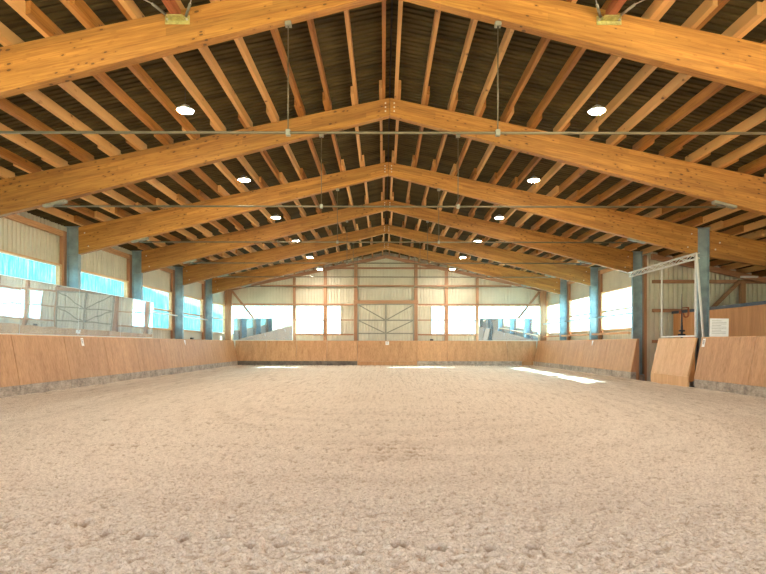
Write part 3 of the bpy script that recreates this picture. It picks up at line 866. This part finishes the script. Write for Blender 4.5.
for i in range(3):
    kick_side(1, yn[i+1], yn[i], 'sloping wooden kickboard right of the gateway, %s' % ['next to the gate leaf', 'second from the gate leaf', 'third, nearest the camera'][i])
yk = [18.65 - 1.28 * i for i in range(7)]
for i in range(6):
    kerb_side(1, yk[i+1], yk[i], 'rough stone-grey concrete block under the near right kickboard, %s from the gate leaf' % ORD[i+1], KZ0)
# kickboards along the end wall
def kick_end(x0, x1, label, gate=False):
    r = empty('kickboard_panel', ((x0+x1)/2, KY0, 0), label, 'kickboard', 'kickboards along the end wall')
    t = 0.045; z0 = 0.0 if gate else KZ0
    if gate:
        part('lower_board', MB().box(x0+0.011, x1-0.011, KY0-0.055, KY0-0.01, -0.02, KZ0-0.02), M['ply'], r)
        z0 = KZ0 - 0.01
    yo = -0.06 if gate else 0
    p = [(KY0+yo, z0), (KY0+yo+t, z0), (KY1+yo+t, KZ1), (KY1+yo, KZ1)]
    part('board', MB().prism(p, 'x', x0+0.011, x1-0.011), M['ply'], r)
    part('top_rail', MB().box(x0, x1, KY1+yo-0.012, KY1+yo+0.11, KZ1, KZ1+0.022), M['ply_pale'], r)
    st = MB()
    for x in (x0+0.03, x1-0.12): st.box(x, x+0.09, KY1+yo+t, KY1+yo+t+0.06, 0, KZ1-0.002)
    part('support_post', st, M['post'], r)
ex = [-10.2, -8.1, -6.04, -3.98, -1.92]
nm = ['in the left corner', 'second from the left corner', 'third from the left corner', 'just left of the middle gate board']
for i in range(4):
    kick_end(ex[i], ex[i+1], 'wooden kickboard on the end wall, %s' % nm[i])
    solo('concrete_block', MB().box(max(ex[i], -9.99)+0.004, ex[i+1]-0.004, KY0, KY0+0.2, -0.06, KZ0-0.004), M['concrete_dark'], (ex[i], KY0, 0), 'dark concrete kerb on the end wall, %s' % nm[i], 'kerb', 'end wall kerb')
nm = ['in the right corner', 'second from the right corner', 'third from the right corner', 'just right of the middle gate board']
ex = [10.2, 8.2, 6.15, 4.15, 2.12]
for i in range(4):
    kick_end(ex[i+1], ex[i], 'wooden kickboard on the end wall, %s' % nm[i])
    x0_, x1_ = ex[i+1]+0.004, min(ex[i], 9.99)-0.004
    if i == 0: x1_ = 9.15
    solo('concrete_block', MB().box(x0_, x1_, KY0, KY0+0.2, -0.06, KZ0-0.004), M['concrete'], (ex[i], KY0, 0), 'grey concrete kerb on the end wall, %s' % nm[i], 'kerb', 'end wall kerb')
kick_end(-1.92, 2.12, 'wide kickboard gate in the middle of the end wall, boarded down to the sand', True)
solo('wooden_crate', MB().box(9.2, 9.93, KY0+0.0, KY0+0.12, -0.02, 0.1).box(9.2, 9.93, KY0, KY0+0.12, 0.14, 0.24).box(9.2, 9.93, KY0, KY0+0.12, 0.28, 0.37).box(9.2, 9.28, KY0+0.01, KY0+0.11, 0.1, 0.28).box(9.85, 9.93, KY0+0.01, KY0+0.11, 0.1, 0.28), M['ply_pale'], (9.5, KY0, 0), 'pale stacked wooden boards at the foot of the far right corner', 'boards')

# ------------------------------------------------------------------ mirrors
def mirror(org, w, h, yaw, tilt, label, panels=1, group='riding hall mirrors'):
    r = empty('wall_mirror', org, label, 'mirror', group)
    r.rotation_euler = (tilt, 0, yaw)
    def pt(nm, mb, mat, par=r): return link(nm, mb.mesh(nm, mat), par)
    pt('glass', MB().box(-w/2+0.003, w/2-0.003, -0.006, 0.0, 0.02, h-0.012), M['mirror'])
    fr = MB().box(-w/2, w/2, 0.001, 0.035, 0, h)
    fr.box(-w/2, w/2, -0.012, 0.001, 0, 0.022).box(-w/2, w/2, -0.012, 0.001, h-0.012, h)
    pt('frame', fr, M['white_metal'])
    return r
MT = math.radians(2.1)
# local -y is the reflecting face. Left wall mirrors face +x (yaw +90 deg)
names = ['farthest of the four', 'third of the four from the camera', 'second of the four, by the white marker', 'nearest of the four']
for i in range(4):
    yc = 25.15 - 1.53 - 3.06 * i
    mirror((-10.36, yc, 1.76), 3.05, 1.58, PI/2, MT, 'large mirror standing on the left kickboard, %s' % names[i])
mirror((-8.35, KY1 + 0.07, 1.76), 4.02, 1.5, 0, MT, 'wide mirror standing on the end kickboard in the left corner')
mirror((8.32, KY1 + 0.07, 1.76), 4.02, 1.5, 0, MT, 'wide mirror standing on the end kickboard in the right corner')

# ------------------------------------------------------------------ lamps
for b in range(0, 7):  # first bay: unseen lamp pair continuing the row, added to light the near sand
    for sgn in (-1, 1):
        side = 'left' if sgn < 0 else 'right'
        x, y, z = sgn * 4.28, FR(b) + 2.6, 6.35
        r = empty('ceiling_lamp', (x, y, z), 'round lit ceiling lamp %s of the ridge, %s' % (side, BAYTXT[b]), 'lamp', 'round ceiling lamps')
        part('housing', MB().lathe([(0.175, 0.0), (0.178, 0.03), (0.12, 0.06), (0.08, 0.10), (0.03, 0.13)], (x, y, z), 28), M['housing'], r, False)
        part('lens', MB().lathe([(0.150, -0.014), (0.165, -0.002)], (x, y, z), 28), M['lens'], r)
        part('suspension_wire', MB().tube((x, y, z+0.13), (x, y, ZT + PH - ST*4.28 + 0.0), 0.005, 5), M['dark_metal'], r)

# ------------------------------------------------------------------ marker plates
def glyph(ch):
    w = 0.018; H = 0.13; Wd = 0.075
    mb = MB()
    def bx(x0, x1, z0, z1): mb.box(x0, x1, -0.012, -0.009, z0, z1)
    if ch == 'E':
        bx(-Wd/2, -Wd/2+w, 0, H)
        for z in (0, H/2-w/2, H-w): bx(-Wd/2+w, Wd/2, z, z+w)
    if ch == 'C':
        bx(-Wd/2, -Wd/2+w, 0, H); bx(-Wd/2+w, Wd/2, 0, w); bx(-Wd/2+w, Wd/2, H-w, H)
    if ch == 'B':
        bx(-Wd/2, -Wd/2+w, 0, H); bx(Wd/2-w, Wd/2, w, H/2-w/2); bx(Wd/2-w, Wd/2, H/2+w/2, H-w)
        for z in (0, H/2-w/2, H-w): bx(-Wd/2+w, Wd/2-w*0.4, z, z+w)
    return mb
def marker(x, y, z, yaw, lean, label, ch=None, w=0.15, h=0.27, tri=False):
    r = empty('marker_plate', (x, y, z), label, 'marker', 'white markers on the kickboards')
    r.rotation_euler = (lean, 0, yaw)
    mb = MB()
    if tri: mb.prism([(-w/2, 0), (0, -h), (w/2, 0)][::-1], 'y', -0.009, 0)
    else: mb.box(-w/2, w/2, -0.009, 0, -h, 0)
    link('plate', mb.mesh('plate', M['plate']), r)
    if ch:
        g_ = glyph(ch); o = link('letter', g_.mesh('letter', M['ink']), r, (0, 0, -h/2-0.045))
LEAN = math.atan2(KX1-KX0, KZ1-KZ0)
def on_side(sgn, dz=0.03):
    z = KZ1 - dz; return sgn * (KX0 + (KX1-KX0)*(z-KZ0)/(KZ1-KZ0) - 0.001), z
x, z = on_side(-1); marker(x, 19.05, z, PI/2, -LEAN, 'white letter plate on the left kickboard below the mirrors', 'E')
marker(x, 28.9, z, PI/2, -LEAN, 'white wedge shaped marker on the left kickboard beyond the mirrors', None, 0.2, 0.26, True)
x, z = on_side(1); marker(x, 28.3, z, -PI/2, -LEAN, 'white wedge shaped marker on the far right kickboard', None, 0.2, 0.26, True)
marker(x, 18.45, z, -PI/2, -LEAN, 'white letter plate at the edge of the near right kickboard', 'B')
marker(0.1, KY1-0.06-0.012, KZ1-0.03, 0, -LEAN, 'small white letter plate on the middle of the end kickboard', 'C', 0.24, 0.24)

# ------------------------------------------------------------------ gateway on the right: sliding gate, track, annex
gx = 9.98
r = empty('sliding_gate', (gx, 20.3, 0), 'sliding kickboard gate leaf with hanging tube frame in the right gateway', 'gate')
ya, yb = 19.0, 21.6
part('lower_board', MB().box(gx, gx+0.06, ya, yb, 0.03, 0.44), M['ply_pale'], r)
p = [(gx, 0.445), (gx+0.29, 1.74), (gx+0.35, 1.74), (gx+0.06, 0.445)]
part('upper_board', MB().prism(p, 'y', ya, yb), M['ply_pale'], r)
fr = MB().box(gx+0.06, gx+0.40, ya+0.03, ya+0.09, 0.05, 0.12).box(gx+0.06, gx+0.40, yb-0.09, yb-0.03, 0.05, 0.12)
for y in (ya+0.03, yb-0.09): fr.bar((gx+0.38, y+0.03, 0.05), (gx+0.38, y+0.03, 1.72), 0.05, 0.05)
part('back_frame', fr, M['dark_metal'], r)
tf = MB()
xt = 10.33
tf.bar((xt, ya+0.12, 1.80), (xt, yb-0.1, 1.80), 0.05, 0.05)
tf.bar((xt, ya+0.15, 1.82), (xt, ya+0.15, 4.36), 0.045, 0.045)
tf.bar((xt, yb-0.13, 1.82), (xt, yb-0.13, 4.36), 0.045, 0.045)
part('tube_frame', tf, M['white_metal'], r)
# lattice track
r = empty('lattice_rail', (10.33, 21.6, 4.45), 'pale steel lattice rail spanning the right gateway between two columns', 'rail')
lt = MB(); y0_, y1_ = 18.98, 24.2
for dx in (-0.05, 0.05):
    lt.bar((10.31+dx, y0_, 4.38), (10.31+dx, y1_, 4.38), 0.035, 0.035)
    lt.bar((10.31+dx, y0_, 4.56), (10.31+dx, y1_, 4.56), 0.035, 0.035)
part('chord', lt, M['white_metal'], r)
lt = MB(); n = 14
for i in range(n):
    a = y0_ + (y1_-y0_) * i / n; b_ = y0_ + (y1_-y0_) * (i+1) / n
    z0_, z1_ = (4.395, 4.545) if i % 2 == 0 else (4.545, 4.395)
    for dx in (-0.05, 0.05): lt.bar((10.31+dx, a, z0_), (10.31+dx, b_, z1_), 0.02, 0.02)
    lt.bar((10.26, a+0.02, 4.56), (10.36, a+0.02, 4.56), 0.02, 0.02)
part('lattice_bar', lt, M['white_metal'], r)
solo('leaning_post', MB().bar((10.24, 18.93, 4.55), (10.47, 18.93, 1.76), 0.05, 0.06), M['white_metal'], (10.4, 18.93, 1.76), 'pale steel post leaning beside the right steel column at the gateway', 'post')
# wooden partition behind
r = empty('board_partition', (12.05, 16, 0), 'brown board partition with dark top rail behind the right kickboards', 'partition')
mb = MB()
yy = 24.0
while yy > 8.2:
    mb.box(12.05, 12.09, yy-1.245, yy, 0, 2.80); yy -= 1.25
part('boards', mb, M['ply_dark'], r)
part('top_rail', MB().box(12.0, 12.12, 8.2, 24.05, 2.80, 2.91), M['dark_cap'], r)
mb = MB()
for y in (8.4, 11.5, 14.5, 17.5, 20.5, 23.8): mb.box(12.09, 12.19, y-0.05, y+0.05, 0, 2.8)
part('post', mb, M['post'], r)
# annex timber
for z, t in ((4.19, 'top'), (2.96, 'middle'), (1.64, 'lower')):
    o = solo('wall_girt', MB().box(11.3, XA-0.15, YA-0.14, YA-0.02, z-0.07, z+0.07), M['girt'], (14, YA, z), '%s wooden girt on the annex wall behind the gateway' % t, 'girt', 'annex wall girts')
o = solo('wall_post', MB().box(14.92, 15.12, YA-0.32, YA-0.15, -0.05, ZT-ST*15.1-0.22), M['post'], (15, YA, 0), 'wooden annex post with a knee brace right of the steel column', 'post')
solo('diagonal_brace', MB().bar((14.9, YA-0.23, 4.18), (13.7, YA-0.23, 3.0), 0.1, 0.14), M['girt'], (14, YA, 3), 'wooden knee brace on the annex wall', 'brace')
solo('annex_rafter', MB().prism([(11.1, ZT-ST*11.1-0.0), (XA, ZT-ST*XA), (XA, ZT-ST*XA-0.22), (11.1, ZT-ST*11.1-0.22)], 'y', YA-0.52, YA-0.345), M['girt'], (11.1, YA, 5), 'sloping wooden rafter along the top of the annex wall', 'beam')
solo('light_fitting', MB().box(14.75, 15.45, YA-0.62, YA-0.53, 4.30, 4.38), M['white_metal'], (15.1, YA-0.4, 4.4), 'small white fitting at the top of the annex post', 'fitting')
# latch post with hook seen through the tube frame
r = empty('latch_post', (10.75, 21.0, 0), 'dark upright latch post with a curved hook behind the gate leaf', 'latch post')
lx, ly = 10.68, 20.7
part('shaft', MB().tube((lx, ly, 0.0), (lx, ly, 2.2), 0.055, 10, 0.04).tube((lx, ly, 2.2), (lx, ly, 2.75), 0.035, 10, 0.018).tube((lx, ly, 2.75), (lx, ly, 3.35), 0.012, 8, 0.006), M['dark_metal'], r, False)
part('clamp', MB().box(lx-0.11, lx+0.11, ly-0.05, ly+0.05, 1.82, 1.90).box(lx-0.09, lx+0.09, ly-0.05, ly+0.05, 1.98, 2.04), M['dark_metal'], r)
hk = MB(); pts = [(lx + 0.24, 2.86), (lx + 0.24, 2.66)]
for i in range(1, 9):
    t = -PI * i / 10; pts.append((lx + 0.15 + 0.09 * math.cos(t), 2.62 + 0.11 * math.sin(t)))
pts += [(lx + 0.06, 2.66)]
hk.tube((lx - 0.06, ly, 2.62), (lx - 0.06, ly, 2.74), 0.045, 8).tube((lx, ly, 2.84), (lx + 0.26, ly, 2.86), 0.02, 7)
for a, b_ in zip(pts[:-1], pts[1:]): hk.tube((a[0], ly, a[1]), (b_[0], ly, b_[1]), 0.032, 7)
part('hook', hk, M['strut'], r)
# white sheet with printed lines
r = empty('notice_board', (10.38, 17.9, 1.755), 'white notice board with printed lines leaning on the right kickboard top', 'notice board')
r.rotation_euler = (math.radians(-5), math.radians(2), math.radians(-22))
link('sheet', MB().box(-0.26, 0.26, 0, 0.02, 0, 0.58).mesh('sheet', M['plate']), r)
pl = MB()
for i in range(9):
    z = 0.50 - i * 0.05
    pl.box(-0.20, -0.20 + (0.40 if i % 3 else 0.26), -0.003, 0, z, z + 0.014)
link('print', pl.mesh('print', M['ink_grey']), r)

# small items lying on the kickboard tops
solo('black_box', MB().box(-10.40, -10.28, 30.2, 30.42, KZ1+0.022, KZ1+0.12), M['dark_metal'], (-10.3, 30.3, 1.75), 'small black box on the left kickboard top near the far corner', 'box')
solo('black_box', MB().box(3.0, 3.22, KY1+0.0, KY1+0.1, KZ1+0.022, KZ1+0.14), M['dark_metal'], (3.1, KY1, 1.75), 'small black box on the end kickboard right of the gate', 'box')

# ------------------------------------------------------------------ outside: meadow and wooded hill
def build_land():
    gx_, gy_ = np.meshgrid(np.linspace(-420, 420, 130), np.linspace(-420, 420, 130))
    r = np.hypot(gx_, gy_)
    ang = np.arctan2(gy_, gx_)                # 0 = +x, pi = -x
    left = np.clip((np.abs(ang) - 1.7) / 0.6, 0, 1)
    rise = np.clip((r - 70) / 200, 0, 1)
    Z = -0.35 + left * rise ** 1.1 * (62 + 26 * vnoise(gx_ + 900, gy_ + 900, 90, 21) * 2)
    Z += left * rise * 9 * vnoise(gx_ + 900, gy_ + 900, 14, 22)
    V = np.stack([gx_, gy_, Z], -1).reshape(-1, 3)
    idx = np.arange(130 * 130).reshape(130, 130)
    F = np.stack([idx[:-1, :-1], idx[:-1, 1:], idx[1:, 1:], idx[1:, :-1]], -1).reshape(-1, 4)
    zc = V[F].mean(1)
    me = bpy.data.meshes.new('hillside'); me.from_pydata(V.tolist(), [], F.tolist())
    me.materials.append(M['meadow']); me.materials.append(M['hill'])
    me.polygons.foreach_set('material_index', (zc[:, 2] > 2.0).astype(np.int32))
    me.shade_smooth(); me.update()
    o = link('hillside', me); o['kind'] = 'structure'; o['label'] = 'meadow and wooded hillside outside the left windows'
build_land()

# portals guide the daylight through the openings
def portal(loc, rot, sx, sy):
    d = bpy.data.lights.new('daylight_portal', 'AREA'); d.shape = 'RECTANGLE'; d.size = sx; d.size_y = sy
    d.cycles.is_portal = True
    o = bpy.data.objects.new('daylight_portal', d); C.objects.link(o); o.location = loc; o.rotation_euler = rot
portal((-XW-0.2, (YB+YE)/2, (WZ0+WZ1)/2), (0, -PI/2, 0), WZ1-WZ0, YE-YB)
portal((XW+0.2, (YA+YE)/2, (WZ0+WZ1)/2), (0, PI/2, 0), WZ1-WZ0, YE-YA)
portal((0, YB-0.1, 3.9), (PI/2, 0, 0), 34, 7.8)
portal((0, YE+0.2, (WZ0+WZ1)/2), (-PI/2, 0, 0), 22, WZ1-WZ0)
